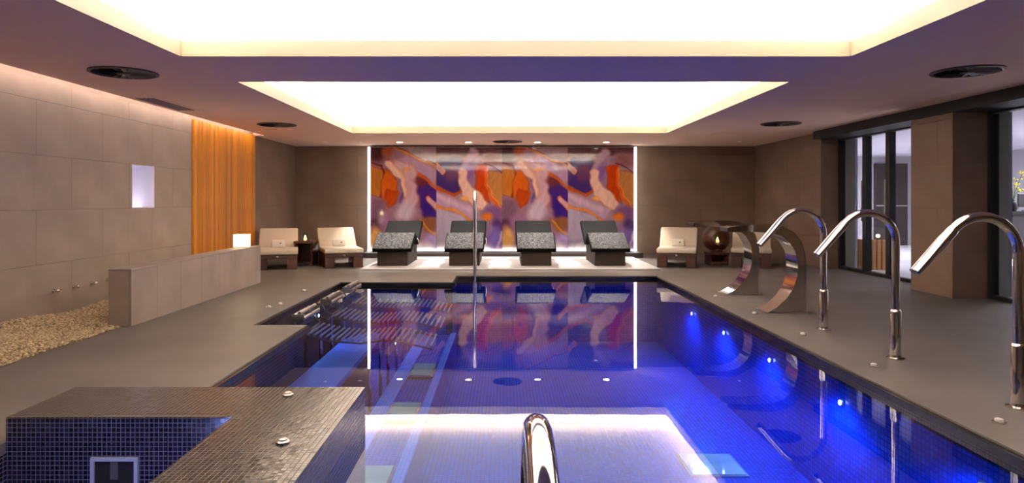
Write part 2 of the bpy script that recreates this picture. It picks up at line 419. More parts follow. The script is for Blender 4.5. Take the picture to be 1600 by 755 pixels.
# ------------------------------------------------------------------ walls clad in stone tiles
_tile_cache = {}
def tile_mesh(wd, ht, th, m):
    k = (round(wd, 4), round(ht, 4), th, m.name)
    if k not in _tile_cache:
        _tile_cache[k] = MB().box(0, wd, 0, th, 0, ht).mesh('stone_tile', m, bevel=0.0015, segs=1)
    return _tile_cache[k]
ROWS = [0.0, 0.577, 1.154, 1.731, 2.308, H]
def clad(parent, p0, p1, z1, m, tw=1.15, off=0.0, skip=(), rows=ROWS, j=0.0025, th=0.02):
    """running-bond tiles on the vertical plane from p0 to p1 (xy); tiles stand proud towards the left of p0->p1 reversed"""
    p0 = Vector((p0[0], p0[1], 0)); p1 = Vector((p1[0], p1[1], 0)); L = (p1 - p0).length; d = (p1 - p0).normalized(); ang = math.atan2(d.y, d.x)
    for r in range(len(rows) - 1):
        s = -((off + (r % 2) * tw / 2) % tw)
        while s < L - 1e-4:
            a, b = max(0, s), min(L, s + tw); s += tw
            if b - a < 0.02: continue
            segs = [(a, b, rows[r], rows[r + 1])]
            for (k0, k1, kz0, kz1) in skip:
                new = []
                for (a_, b_, z0_, z1_) in segs:
                    if k1 <= a_ or k0 >= b_ or kz1 <= z0_ + .01 or kz0 >= z1_ - .01: new.append((a_, b_, z0_, z1_)); continue
                    if k0 > a_ + .02: new.append((a_, k0, z0_, z1_))
                    if k1 < b_ - .02: new.append((k1, b_, z0_, z1_))
                segs = new
            for (a_, b_, z0_, z1_) in segs:
                me = tile_mesh(b_ - a_ - j, z1_ - z0_ - j, th, m)
                o = link('stone_tile', me, parent); o.location = p0 + d * (a_ + j / 2) + Vector((0, 0, z0_ + j / 2)); o.rotation_euler = (0, 0, ang)
NY0, NY1, NZ0, NZ1 = 8.74, 9.30, 1.154, 1.731
WY0, WY1 = 10.42, 13.02
wl = MB(); b = XL - 0.02
wl.box(b - .1, b, YF, NY0, 0, H); wl.box(b - .1, b, NY1, YB + .2, 0, H); wl.box(b - .1, b, NY0, NY1, 0, NZ0); wl.box(b - .1, b, NY0, NY1, NZ1, H)
wall_left = wl.obj('wall_left', M['grout'], kind='structure', label='left wall clad in large grey-brown stone tiles')
# tile prisms have thickness along +y local; place plane so the front faces +x : run from far to near
clad(wall_left, (XL - .02, WY0), (XL - .02, 2.0), H, M['stone'], off=0.55, skip=[(WY0 - NY1, WY0 - NY0, NZ0, NZ1)])
clad(wall_left, (XL - .02, YB), (XL - .02, WY1), H, M['stone_dark'], off=0.2)
wb = MB().box(XL - .2, XG + .3, YB, YB + .12, 0, H)
wall_back = wb.obj('wall_back', M['grout'], kind='structure', label='back wall clad in brown stone tiles')
clad(wall_back, (XG - .3, YB), (XL, YB), H, M['stone_dark'], off=0.4)
MB().box(XL - .2, XG + .3, YF - .12, YF, 0, H).obj('wall_front', M['stone'], kind='structure', label='stone wall behind the viewer')
# niche in the left wall
nb = MB(); q = XL - .021; dp = 0.34; lt = .012
nb.box(q - dp - .03, q - dp, NY0, NY1, NZ0, NZ1)
nb.box(q - dp, XL - .001, NY0, NY0 + lt, NZ0, NZ1); nb.box(q - dp, XL - .001, NY1 - lt, NY1, NZ0, NZ1)
nb.box(q - dp, XL - .001, NY0 + lt, NY1 - lt, NZ0, NZ0 + lt); nb.box(q - dp, XL - .001, NY0 + lt, NY1 - lt, NZ1 - lt, NZ1)
niche = nb.obj('wall_niche', M['niche'], label='small white lit niche cut into the left stone wall', cat='niche')
MB().box(q - dp + .01, q - .13, NY0 + .05, NY1 - .05, NZ0 + .013, NZ0 + .025).obj('niche_lamp', mat_emit('niche lamp', (250, 246, 255), 1.5), niche)
pl = thing('niche_plant', 'small dark leafy sprig inside the white wall niche', 'plant', (q - .12, NY0 + .06, NZ0 + .02))
lf = MB()
for i in range(14):
    a = random.uniform(0, 6.28); h0 = .04 + .012 * i
    c = Vector((.0, .0, h0)); dd = Vector((math.cos(a) * .03, math.sin(a) * .05, .02))
    sd = Vector((-dd.y, dd.x, 0)).normalized() * .012
    lf.add([c, c + dd * .5 + sd, c + dd, c + dd * .5 - sd], [(0, 1, 2, 3)])
lf.obj('leaves', mat_std('dark sprig', (38, 36, 40), rough=.7), pl)
MB().tube([(0, 0, 0), (0, .004, .1), (0, 0, .2)], .004, 6).obj('stem', M['dark_wood'], pl)

# amber slat panel
wp = thing('wood_slat_panel', 'amber vertical wood slat panel on the left wall', 'wall panel', (XL - .015, WY0, 0))
MB().box(-.005, .012, .005, WY1 - WY0 - .005, 0.0, H - .002).obj('backing_board', M['dark_wood'], wp)
ns = 26; swd = (WY1 - WY0) / ns
for i in range(ns):
    o = link('slat', MB().box(.012, .04 + (0.008 if i % 3 == 0 else 0), .004, swd - .004, 0, H - .002).mesh('slat', M['wood'], bevel=.004, segs=1) if i < 3 else slm[i % 3], wp)
    if i == 0: slm = [None] * 3
    if i < 3: slm[i] = o.data
    o.location = (0, i * swd, 0)

# right wall: end piece, pillar, glass bays
def pier(name, x0, y0, y1, label):
    o = MB().box(x0 + .02, XG + .12, y0 + .02, y1, 0, H).obj(name, M['grout'], kind='structure', label=label)
    clad(o, (x0 + .02, y0 + .02), (x0 + .02, y1), H, M['stone_dark'], off=.3)
    clad(o, (XG + .1, y0 + .02), (x0, y0 + .02), H, M['stone_dark'], off=.5)
    return o
pier('wall_right', 5.88, 12.34, YB, 'brown stone end of the right wall by the back corner')
pier('wall_right', XR, 8.53, 9.40, 'brown stone pier between the two glass bays')
pier('wall_right', XR, YF, 5.0, 'stone wall on the right beside the viewer')
def bay(name, y0, y1, mull, label, leaf):
    """glazed bay in plane XG running y0..y1, mullions at given y"""
    zt = 2.36
    r = link(name, None, None, label, None, None, 'structure'); r.location = (XG, y0, 0)
    fr = MB(); L = y1 - y0
    fr.box(-.05, .05, 0, L, zt, H + .02); fr.box(-.05, .05, 0, L, 0, .05); fr.box(-.05, .05, 0, .06, .05, zt); fr.box(-.05, .05, L - .06, L, .05, zt)
    fr.obj('window_frame', M['frame'], r)
    ys = [0.06] + [m - y0 for m in mull] + [L - .06]
    for m in mull: MB().box(-.05, .05, m - y0 - .06, m - y0 + .06, .05, zt).obj('mullion', M['frame'], r)
    for m in mull: MB().box(-.075, -.05, m - y0 + .03, m - y0 + .05, .9, 1.6).obj('pull_handle', M['steel'], r)
    for i in range(len(ys) - 1): MB().box(-.006, .006, ys[i], ys[i + 1], .05, zt).obj('pane', M['glass'], r)
    if leaf: MB().box(.055, .10, L - leaf, L - .065, .05, zt).obj('door_leaf', M['frame_grey'], r)
    return r
bay('window_1', 9.40, 12.34, [10.75, 11.45], 'glass doors with dark mullions between the two brown piers', .40)
bay('window_2', 5.0, 8.53, [6.7], 'glass door bay nearest the viewer on the right', .22)

# ------------------------------------------------------------------ room beyond the glass
AX1, AY1 = 12.6, 18.8
MB().box(XG + .1, AX1, 2.0, AY1, -.06, 0).obj('floor', M['annex_floor'], kind='structure', label='pale floor of the room beyond the glass')
MB().box(XG + .25, AX1, 2.0, AY1, 2.5, 2.6).obj('ceiling', M['annex_ceil'], kind='structure', label='pale ceiling of the room beyond the glass')
MB().box(XG, AX1, AY1, AY1 + .1, 0, 2.6).obj('wall_back', M['annex_wall'], kind='structure', label='grey end wall of the room beyond the glass')
MB().box(AX1, AX1 + .1, 2.0, AY1, 0, 2.6).obj('wall_right', M['annex_wall'], kind='structure', label='grey side wall of the room beyond the glass')
MB().box(XG + .12, AX1, 1.9, 2.0, 0, 2.6).obj('wall_front', M['annex_wall'], kind='structure', label='grey near wall of the room beyond the glass')
dk = MB().box(-.45, .45, -.1, 0, 0, 2.3).obj('dark_panel', M['annex_dark'], label='tall espresso panel on the end wall seen through the glass doors', cat='panel', loc=(10.9, AY1, 0))
MB().box(-.43, .43, -.12, -.1, 1.1, 1.13).obj('panel_rail', M['steel'], dk)
for k, (ax, ay) in enumerate(((7.1, 16.4), (11.4, 11.6))):  # panels added out of sight to brighten the room beyond the glass
    al = thing('ceiling_panel_light', ['white ceiling panel light in the far part of the room beyond the glass', 'white ceiling panel light in the near part of the room beyond the glass'][k], 'ceiling light', (ax, ay, 2.5), group='panel lights beyond the glass')
    fr = MB(); fr.box(-.8, .8, -1.1, -1.05, -.03, 0); fr.box(-.8, .8, 1.05, 1.1, -.03, 0); fr.box(-.8, -.75, -1.05, 1.05, -.03, 0); fr.box(.75, .8, -1.05, 1.05, -.03, 0)
    fr.obj('light_frame', M['white_paint'], al)
    MB().box(-.75, .75, -1.05, 1.05, -.02, -.005).obj('diffuser', M['annex_lamp'], al)
# slatted planter with lamp
bk = thing('slatted_basket', 'orange slatted wooden planter just behind the glass doors', 'planter', (6.78, 12.2, 0))
MB().box(-.25, .25, -.16, .16, .02, .50).obj('liner', M['annex_dark'], bk)
for i in range(7):
    x = -.27 + i * .09
    MB().box(x - .035, x + .035, -.185, -.16, 0, .55).obj('slat', M['basket'], bk)
for i in range(4):
    MB().box(-.275, -.25, -.16 + i * .085, -.09 + i * .085, 0, .55).obj('slat', M['basket'], bk)
MB().box(-.25, .25, -.14, .14, .5, .515).obj('soil', M['leaf'], bk)
tl = thing('table_lamp', 'small glowing lamp standing on the slatted planter', 'lamp', (6.86, 12.2, .515))
MB().lathe([(.05, 0), (.05, .015), (.012, .02), (.012, .06)], 16).obj('lamp_base', M['frame'], tl)
MB().lathe([(.02, .06), (.036, .08), (.034, .11), (.02, .125)], 16).obj('lamp_shade', mat_emit('lamp glow', (255, 226, 180), 1.6), tl, smooth=True)
# counter and vase
ct = thing('reception_counter', 'dark counter with a white glowing base beyond the right glass bay', 'counter', (10.5, 12.6, 0))
MB().box(-1.1, 1.1, 0, .7, .14, 1.0).obj('counter_body', M['annex_dark'], ct)
MB().box(-1.15, 1.15, -.05, .75, 1.0, 1.05).obj('counter_top', M['frame'], ct)
MB().box(-1.05, 1.05, .05, .65, 0.02, .14).obj('toe_light', M['led'], ct)
MB().box(-1.1, 1.1, .1, .6, 0, .02).obj('foot', M['annex_dark'], ct)
vs = thing('flower_vase', 'vase of yellow blossoms on the dark counter', 'vase', (9.78, 12.78, 1.05))
MB().lathe([(.05, 0), (.08, .06), (.07, .16), (.03, .2), (.035, .22)], 18).obj('vase_body', M['frame'], vs, smooth=True)
for i in range(6):
    a = i * 1.1; hx = math.cos(a) * .14; hy = math.sin(a) * .14; hh = .45 + .13 * (i % 3)
    st = MB().tube([(0, 0, .2), (hx * .5, hy * .5, .2 + (hh - .2) * .6), (hx, hy, hh)], .006, 6).obj('stem', M['leaf'], vs)
    fl = MB(); rr = random.Random(i)
    for k in range(7):
        fl.sphere((hx + rr.uniform(-.05, .05), hy + rr.uniform(-.05, .05), hh + rr.uniform(-.12, .06)), .022, 6, 4, (1, 1, .7))
    fl.obj('blossom', M['flower'], st)
cm = thing('desk_screen', 'small dark screen on the counter beside the vase', 'screen', (10.2, 12.95, 1.05))
MB().box(-.08, .08, -.06, .06, 0, .015).box(-.015, .015, -.01, .01, .015, .08).obj('stand', M['frame'], cm)
MB().box(-.2, .2, -.02, .02, .08, .34).obj('screen_panel', M['frame'], cm, bevel=.006)

# ------------------------------------------------------------------ low wall and gravel bed
LX0, LX1, LY0, LY1, LZ = -3.94, -3.71, 6.63, 10.16, 0.57
lw = thing('low_wall', 'low stone-clad partition wall beside the gravel bed', 'low wall', ((LX0 + LX1) / 2, LY0, 0))
hw = (LX1 - LX0) / 2
MB().box(-hw + .02, hw - .02, .02, LY1 - LY0 - .02, 0, LZ - .02).obj('core', M['grout'], lw)
cuts = [0, .50, 1.02, 1.55, 2.06, 2.56, 3.06, LY1 - LY0]
for i in range(len(cuts) - 1):
    a, b_ = cuts[i] + .002, cuts[i + 1] - .002
    for sx in (-1, 1):
        MB().box(*sorted((sx * hw, sx * (hw - .02))), a, b_, 0, LZ - .022).obj('stone_panel', M['stone'], lw, bevel=.002, segs=1)
    MB().box(-hw, hw, a, b_, LZ - .02, LZ).obj('cap_stone', M['stone'], lw, bevel=.003, segs=1)
MB().box(-hw + .022, hw - .022, -.004, .02, 0, LZ - .022).obj('end_panel', M['stone'], lw, bevel=.002, segs=1)
MB().box(-hw + .022, hw - .022, LY1 - LY0 - .02, LY1 - LY0 + .004, 0, LZ - .022).obj('end_panel', M['stone'], lw, bevel=.002, segs=1)
# gravel
GX0, GX1, GY0, GY1 = XL + .002, -3.80, 3.2, 10.3
def gz(x, y): return 0.035 + 0.02 * np.sin(x * 3.1 + y * 1.7) + 0.014 * np.sin(y * 4.3 - x * 2.2)
gb = MB(); nx, ny = 10, 70
for j in range(ny + 1):
    for i in range(nx + 1):
        x = GX0 + (GX1 - GX0) * i / nx; y = GY0 + (GY1 - GY0) * j / ny
        z = float(gz(x, y)) * min(1.0, (nx - i) / 2.0 + .08)
        if LY0 - .05 < y < LY1 + .05 and x > LX0 - .03: z = 0.004
        gb.v.append((x, y, z))
for j in range(ny):
    for i in range(nx):
        a = j * (nx + 1) + i; gb.f.append((a, a + 1, a + nx + 2, a + nx + 1)); gb.mi.append(0)
gravel = gb.obj('gravel_bed', M['gravel_bed'], label='bed of tan gravel along the foot of the left wall', cat='gravel', kind='stuff')
NP = 15000
t_ = (1 + 5 ** .5) / 2
ico = np.array([(-1, t_, 0), (1, t_, 0), (-1, -t_, 0), (1, -t_, 0), (0, -1, t_), (0, 1, t_), (0, -1, -t_), (0, 1, -t_), (t_, 0, -1), (t_, 0, 1), (-t_, 0, -1), (-t_, 0, 1)], float) / 1.902
icf = np.array([(0, 11, 5), (0, 5, 1), (0, 1, 7), (0, 7, 10), (0, 10, 11), (1, 5, 9), (5, 11, 4), (11, 10, 2), (10, 7, 6), (7, 1, 8), (3, 9, 4), (3, 4, 2), (3, 2, 6), (3, 6, 8), (3, 8, 9), (4, 9, 5), (2, 4, 11), (6, 2, 10), (8, 6, 7), (9, 8, 1)])
px = np.random.uniform(GX0 + .02, GX1 + .012, NP); py = np.random.uniform(4.2, GY1, NP)
keep = ~((px > LX0 - .02) & (py > LY0 - .03) & (py < LY1 + .03)); px, py = px[keep], py[keep]; NP = len(px)
pr = np.random.uniform(.010, .021, NP); edge = np.minimum(1.0, (GX1 - px) / 0.2 + .08); edge = np.maximum(edge, 0.0)
pz = gz(px, py) * edge + pr * .35
sc3 = np.random.uniform(.7, 1.25, (NP, 1, 3)) * pr[:, None, None]; sc3[:, :, 2] *= .75
ang = np.random.uniform(0, 6.28, NP)
V = ico[None] * sc3
c_, s_ = np.cos(ang)[:, None], np.sin(ang)[:, None]
Vx = V[:, :, 0] * c_ - V[:, :, 1] * s_ + px[:, None]; Vy = V[:, :, 0] * s_ + V[:, :, 1] * c_ + py[:, None]; Vz = np.maximum(V[:, :, 2] + pz[:, None], 0.001)
Vx = np.maximum(Vx, XL + .003)
VV = np.stack([Vx, Vy, Vz], -1).reshape(-1, 3); FF = (icf[None] + (np.arange(NP) * 12)[:, None, None]).reshape(-1, 3)
me = bpy.data.meshes.new('pebbles'); me.from_pydata(VV.tolist(), [], FF.tolist()); me.materials.append(M['pebble']); me.update()
tag(link('pebbles', me, gravel), kind='stuff')
# lantern on the far end of the low wall
ln = thing('paper_lantern', 'glowing white box lantern on the far end of the low wall', 'lantern', (-3.825, 9.72, LZ))
MB().box(-.10, .10, -.075, .075, 0, .012).obj('lantern_base', M['white_paint'], ln)
for x in (-.095, .095):
    MB().box(min(x, x * .97), max(x, x * .97), -.07, .07, .012, .19).obj('paper_panel', M['paper'], ln)
for y in (-.07, .07):
    MB().box(-.092, .092, min(y, y * .96), max(y, y * .96), .012, .19).obj('paper_panel', M['paper'], ln)
for x in (-.097, .097):
    for y in (-.073, .073): MB().box(x - .004, x + .004, y - .004, y + .004, .012, .195).obj('corner_post', M['cream'], ln)
light('lantern_light', 'POINT', (0, 0, .3), 3.0, (1, .8, .5), ln, shadow_soft_size=.05)
# small spots on the left wall
for k, y in enumerate((7.21, 7.55, 7.88, 8.18)):
    o = thing('wall_spot', ['nearest', 'second', 'third', 'farthest'][k] + ' small chrome knob low on the left wall above the gravel', 'spotlight', (XL, y, .275), group='small chrome knobs on the left wall')
    MB().lathe([(.022, 0), (.022, .008), (.012, .01), (.012, .045)], 14, axis='x').obj('mount', M['chrome'], o, smooth=True)
    MB().sphere((.05, 0, 0), .02, 12, 8).obj('head', M['chrome'], o, smooth=True)

# ------------------------------------------------------------------ agate print panels on the back wall
def seg_d(X, Y, a, b):
    ax, ay = a; bx, by = b; dx, dy = bx - ax, by - ay; L = dx * dx + dy * dy + 1e-9
    t = np.clip(((X - ax) * dx + (Y - ay) * dy) / L, 0, 1); return np.hypot(X - ax - t * dx, Y - ay - t * dy), t
def smooth(e0, e1, x):
    t = np.clip((x - e0) / (e1 - e0), 0, 1); return t * t * (3 - 2 * t)
def paint(layers, base, seed, nx=120, ny=190):
    u = np.linspace(18, 455, nx); v = np.linspace(20, 725, ny); X, Y = np.meshgrid(u, v)
    WX = X + 5 * np.sin(Y / 37 + seed) + 3 * np.sin(Y / 15 + X / 31 + seed * 2) + 1 * np.sin(Y / 8 - X / 17)
    WY = Y + 5 * np.sin(X / 41 + seed * 3) + 3 * np.sin(X / 17 - Y / 29 + seed) + 1 * np.sin(X / 9 + Y / 13)
    C = np.zeros((ny, nx, 3)); C[:] = base
    for ly in layers:
        kind, col = ly[0], np.array(ly[1], float)
        if kind == 'e':      # ellipse
            (cx, cy), (rx, ry), soft = ly[2:5]
            d = np.hypot((WX - cx) / rx, (WY - cy) / ry); a = 1 - smooth(1 - soft, 1 + soft, d)
        elif kind == 'p':    # polygon with soft rim
            pts, soft = ly[2], ly[3]; ins = np.zeros(X.shape, bool); dm = np.full(X.shape, 1e9)
            for i in range(len(pts)):
                p, q_ = pts[i], pts[(i + 1) % len(pts)]
                d, _ = seg_d(WX, WY, p, q_); dm = np.minimum(dm, d)
                cnd = ((p[1] > WY) != (q_[1] > WY)) & (WX < (q_[0] - p[0]) * (WY - p[1]) / (q_[1] - p[1] + 1e-9) + p[0])
                ins ^= cnd
            sd = np.where(ins, -dm, dm); a = 1 - smooth(-soft, soft, sd)
        else:                # line with radii
            pts, rad, soft = ly[2], ly[3], ly[4]; dm = np.full(X.shape, 1e9)
            for i in range(len(pts) - 1):
                d, t = seg_d(WX, WY, pts[i], pts[i + 1])
                r0 = rad[i] if isinstance(rad, list) else rad; r1 = rad[i + 1] if isinstance(rad, list) else rad
                dm = np.minimum(dm, d - (r0 + (r1 - r0) * t))
            a = 1 - smooth(-soft, soft, dm)
        C = C * (1 - a[..., None]) + col * a[..., None]
        if kind == 'p' or (kind == 'l' and isinstance(ly[3], list)):
            rim = np.clip(4 * a * (1 - a), 0, 1)[..., None] * .28
            C = C * (1 - rim) + np.array((196, 116, 60) if col[2] > 100 else (110, 44, 40), float) * rim
    q1 = WX * .8 + 26 * np.sin(WY / 61 + seed) + 14 * np.sin(WX / 29 + WY / 47)
    C *= (1 + .022 * np.sin(q1 / 9.0 + WY / 40) + .014 * np.sin(q1 / 4.1 - WY / 25))[..., None]
    return np.clip((C - 128) * 1.1 + 126, 0, 255)
A = [('e', (80, 45, 50), (50, 60), (70, 65), .5), ('e', (168, 88, 52), (140, 50), (36, 55), .6), ('e', (160, 125, 150), (255, 100), (110, 60), .6),
     ('p', (158, 138, 148), [(260, 20), (455, 20), (455, 140), (360, 110), (280, 70)], 12), ('p', (184, 152, 182), [(150, 110), (260, 80), (340, 115), (455, 170), (455, 270), (350, 205), (260, 190), (190, 180)], 14),
     ('l', (206, 128, 52), [(190, 20), (255, 62), (330, 100), (420, 125), (460, 165)], 6, 5), ('l', (110, 60, 60), [(195, 14), (262, 54), (335, 92), (424, 116), (462, 150)], 3, 4),
     ('p', (196, 122, 52), [(10, 150), (100, 170), (110, 250), (80, 360), (10, 350)], 8), ('l', (126, 50, 28), [(10, 128), (90, 150), (112, 240), (84, 360)], 6, 5),
     ('p', (214, 106, 40), [(108, 170), (160, 190), (198, 250), (204, 330), (180, 400), (140, 430), (95, 380), (88, 300)], 9), ('p', (186, 76, 30), [(130, 300), (190, 320), (180, 395), (140, 420), (110, 370)], 14),
     ('l', (112, 78, 140), [(165, 170), (205, 205), (232, 265), (240, 330), (215, 390)], 12, 8), ('l', (240, 200, 180), [(135, 130), (190, 180), (245, 215), (262, 280), (262, 350)], [26, 32, 34, 32, 26], 8),
     ('l', (214, 172, 184), [(190, 130), (270, 180), (300, 270), (300, 360), (260, 430)], [22, 42, 40, 36, 46], 16), ('e', (206, 186, 204), (250, 460), (62, 70), .5), ('l', (228, 160, 100), [(240, 180), (270, 170)], 12, 12),
     ('p', (76, 44, 124), [(335, 225), (400, 255), (470, 315), (470, 500), (380, 500), (345, 430), (328, 320)], 14), ('e', (110, 52, 54), (360, 250), (40, 34), .6), ('e', (60, 36, 120), (400, 430), (44, 60), .5),
     ('l', (204, 98, 44), [(335, 205), (400, 243), (470, 308)], 8, 6), ('l', (214, 130, 70), [(398, 362), (430, 402), (470, 440)], 17, 5), ('l', (216, 172, 186), [(400, 366), (432, 402), (470, 438)], 11, 6),
     ('e', (128, 92, 112), (60, 440), (60, 70), .5), ('e', (92, 56, 84), (45, 560), (46, 54), .5), ('e', (232, 178, 112), (50, 650), (44, 80), .5), ('e', (150, 110, 150), (130, 540), (50, 60), .6), ('e', (246, 226, 206), (50, 722), (60, 30), .6),
     ('e', (140, 90, 60), (405, 540), (60, 46), .5), ('l', (206, 140, 64), [(360, 520), (410, 585), (470, 622)], 8, 6), ('e', (196, 168, 222), (420, 655), (60, 50), .5), ('e', (240, 228, 234), (370, 700), (70, 40), .6), ('e', (170, 130, 150), (230, 600), (110, 70), .6), ('e', (244, 230, 230), (240, 720), (160, 34), .6)]  # whites along the bottom include painted glow of the LED strip
B = [('p', (100, 68, 74), [(0, 10), (470, 10), (470, 60), (0, 90)], 14), ('p', (74, 50, 116), [(5, 90), (180, 85), (196, 160), (174, 330), (110, 350), (5, 270)], 14), ('e', (112, 66, 100), (125, 200), (48, 60), .5),
     ('l', (226, 150, 110), [(5, 120), (40, 165), (62, 190)], 16, 5), ('l', (190, 150, 165), [(5, 124), (40, 168), (60, 186)], 9, 5), ('l', (178, 152, 176), [(270, 50), (215, 115), (195, 190)], [26, 22, 22], 12), ('e', (140, 98, 160), (242, 190), (30, 62), .5),
     ('e', (150, 104, 104), (400, 110), (80, 50), .5), ('p', (198, 72, 28), [(262, 150), (345, 140), (358, 230), (345, 300), (375, 410), (330, 380), (275, 290), (290, 210)], 9), ('p', (196, 134, 80), [(368, 180), (470, 200), (470, 430), (400, 395), (360, 300)], 9),
     ('l', (224, 108, 44), [(352, 170), (350, 280), (378, 370), (450, 450)], 10, 6), ('l', (240, 150, 70), [(360, 170), (362, 280), (390, 365), (455, 430)], 3, 3), ('l', (120, 60, 60), [(330, 130), (400, 160), (470, 205)], 4, 4),
     ('l', (238, 196, 178), [(196, 195), (200, 255), (222, 320), (262, 352), (315, 412)], [28, 32, 42, 44, 36], 8), ('e', (240, 176, 110), (200, 370), (28, 18), .6),
     ('l', (186, 84, 40), [(0, 280), (55, 318), (125, 350), (170, 325)], 10, 8), ('p', (190, 160, 190), [(0, 305), (100, 362), (200, 385), (310, 440), (270, 515), (180, 468), (100, 440), (0, 410)], 14), ('l', (214, 180, 200), [(10, 340), (110, 400), (240, 440)], 14, 14),
     ('p', (184, 170, 194), [(0, 418), (100, 456), (200, 490), (250, 540), (250, 740), (0, 740)], 12), ('l', (226, 138, 52), [(0, 402), (60, 440), (140, 450), (200, 480), (252, 520)], 7, 5),
     ('e', (132, 92, 138), (410, 470), (70, 50), .5), ('e', (224, 126, 50), (356, 498), (34, 26), .5), ('e', (88, 58, 108), (430, 560), (46, 48), .5), ('e', (140, 116, 196), (405, 640), (56, 66), .5), ('e', (150, 120, 160), (300, 600), (60, 70), .6),
     ('e', (246, 240, 246), (120, 722), (150, 44), .6), ('e', (246, 240, 246), (320, 720), (60, 44), .6), ('l', (206, 180, 200), [(455, 600), (430, 700)], 8, 6)]  # bottom whites carry the LED strip's glow in the print colour
MX0, MX1, MZ0, MZ1, MY = -3.06, 2.99, 0.105, 2.485, 15.3
PWD = (MX1 - MX0) / 4
def panel_mesh(layers, base, seed, nm):
    C = paint(layers, base, seed); ny, nx, _ = C.shape; L = C / 255.0; L = np.where(L <= .04045, L / 12.92, ((L + .055) / 1.055) ** 2.4)
    xs = np.linspace(.002, PWD - .002, nx); zs = np.linspace(MZ1 - MZ0, 0, ny); X, Z = np.meshgrid(xs, zs)
    V = np.stack([X, np.zeros_like(X), Z], -1).reshape(-1, 3).tolist(); F = []
    for j in range(ny - 1):
        for i in range(nx - 1):
            a = j * nx + i; F.append((a, a + nx, a + nx + 1, a + 1))
    n0 = len(V)
    V += [(.002, .02, MZ1 - MZ0), (PWD - .002, .02, MZ1 - MZ0), (PWD - .002, .02, 0), (.002, .02, 0)]
    e = [0, nx - 1, (ny - 1) * nx + nx - 1, (ny - 1) * nx]
    F += [(n0, n0 + 1, n0 + 2, n0 + 3)] + [(e[k], e[(k + 1) % 4], n0 + (k + 1) % 4, n0 + k) for k in range(4)]
    me = bpy.data.meshes.new(nm); me.from_pydata(V, [], F); me.materials.append(M['print'])
    at = me.color_attributes.new('print', 'FLOAT_COLOR', 'POINT')
    cols = np.ones((len(V), 4)); cols[:nx * ny, :3] = L.reshape(-1, 3); cols[nx * ny:, :3] = .4
    at.data.foreach_set('color', cols.ravel()); me.update(); return me
mA = panel_mesh(A, (158, 118, 138), 0.3, 'agate_panel'); mB = panel_mesh(B, (164, 134, 154), 1.7, 'agate_panel')
mural = thing('agate_mural', 'purple and orange agate print in four glossy panels on the back wall', 'wall art', (MX0, MY, MZ0))
for k in range(4):
    o = link('art_panel', (mA, mB)[k % 2], mural); o.location = (k * PWD, 0, 0)
MB().box(-.03, MX1 - MX0 + .03, .021, .27, -.0, MZ1 - MZ0).obj('backing_box', M['plinth'], mural)
for x in (-.065, MX1 - MX0 + .01): MB().box(x, x + .055, -.01, .03, 0, MZ1 - MZ0).obj('led_strip', M['led'], mural)
MB().box(-.065, MX1 - MX0 + .065, -.03, -.002, .0, .022).obj('led_strip', M['led'], mural)
MB().box(-.065, MX1 - MX0 + .065, -.01, .03, MZ1 - MZ0, MZ1 - MZ0 + .012).obj('edge_trim', M['steel'], mural)
MB().box(MX0 - .07, MX1 + .07, 14.6, YB - .03, 0.0, MZ0 - .002).obj('mural_plinth', M['plinth'], label='low charcoal ledge under the agate mural', cat='ledge', bevel=.004, segs=1)
MB().box(-2.58, 2.82, 11.97, 14.59, 0, .03).obj('stone_platform', M['platform'], label='thin pale stone platform under the black loungers', cat='platform', bevel=.006, segs=1)

# ------------------------------------------------------------------ heated loungers
def heated_lounger():
    r = thing('heated_lounger', '', 'lounger', group='black heated loungers')
    wd = .372
    MB().prism_x([(.08, 0), (1.45, 0), (1.45, .46), (1.0, .34), (.55, .44), (.08, .27)], -.285, .285).obj('pedestal', M['lounger_base'], r, bevel=.01)
    def slab(y0, z0, y1, z1, th, nm, m):
        d = Vector((y1 - y0, z1 - z0)).normalized(); nn = Vector((-d.y, d.x)) * th
        return MB().prism_x([(y0, z0), (y1, z1), (y1 - nn.x, z1 - nn.y), (y0 - nn.x, z0 - nn.y)], -wd, wd).obj(nm, m, r, bevel=.022, segs=3)
    def inlay(y0, z0, y1, z1, nm, m, par):
        d = Vector((y1 - y0, z1 - z0)).normalized(); nn = Vector((-d.y, d.x)) * .006
        return MB().prism_x([(y0 + d.x * .02 + nn.x, z0 + d.y * .02 + nn.y), (y1 - d.x * .02 + nn.x, z1 - d.y * .02 + nn.y), (y1 - d.x * .02 - nn.x, z1 - d.y * .02 - nn.y), (y0 + d.x * .02 - nn.x, z0 + d.y * .02 - nn.y)], -wd + .02, wd - .02).obj(nm, m, par)
    lg = slab(-.02, .32, .62, .60, .07, 'leg_rest', M['lounger_edge']); inlay(-.02, .32, .62, .60, 'mosaic_top', M['lounger_mosaic'], lg)
    st = slab(.60, .60, 1.02, .40, .07, 'seat', M['lounger_edge']); inlay(.60, .60, 1.02, .40, 'mosaic_top', M['lounger_mosaic'], st)
    bk = slab(1.0, .40, 1.78, .80, .08, 'backrest', M['lounger_edge']); inlay(1.0, .40, 1.78, .80, 'mosaic_top', M['lounger_edge'], bk)
    MB().tube([(wd + .005, .7, .50), (wd + .02, .85, .44), (wd + .005, 1.0, .36)], .014, 8).obj('side_handle', M['chrome'], r, smooth=True)
    return r
hl = heated_lounger()
HLX = (-2.09, -.74, .613, 2.0)
HLL = ('leftmost black mosaic heated lounger before the agate mural', 'second black heated lounger from the left, behind the thin chrome pole', 'third black heated lounger from the left before the agate mural', 'rightmost black mosaic heated lounger before the agate mural')
for k in range(4):
    o = hl if k == 0 else dup(hl)
    tag(o, HLL[k], loc=(HLX[k], 12.42, .03))

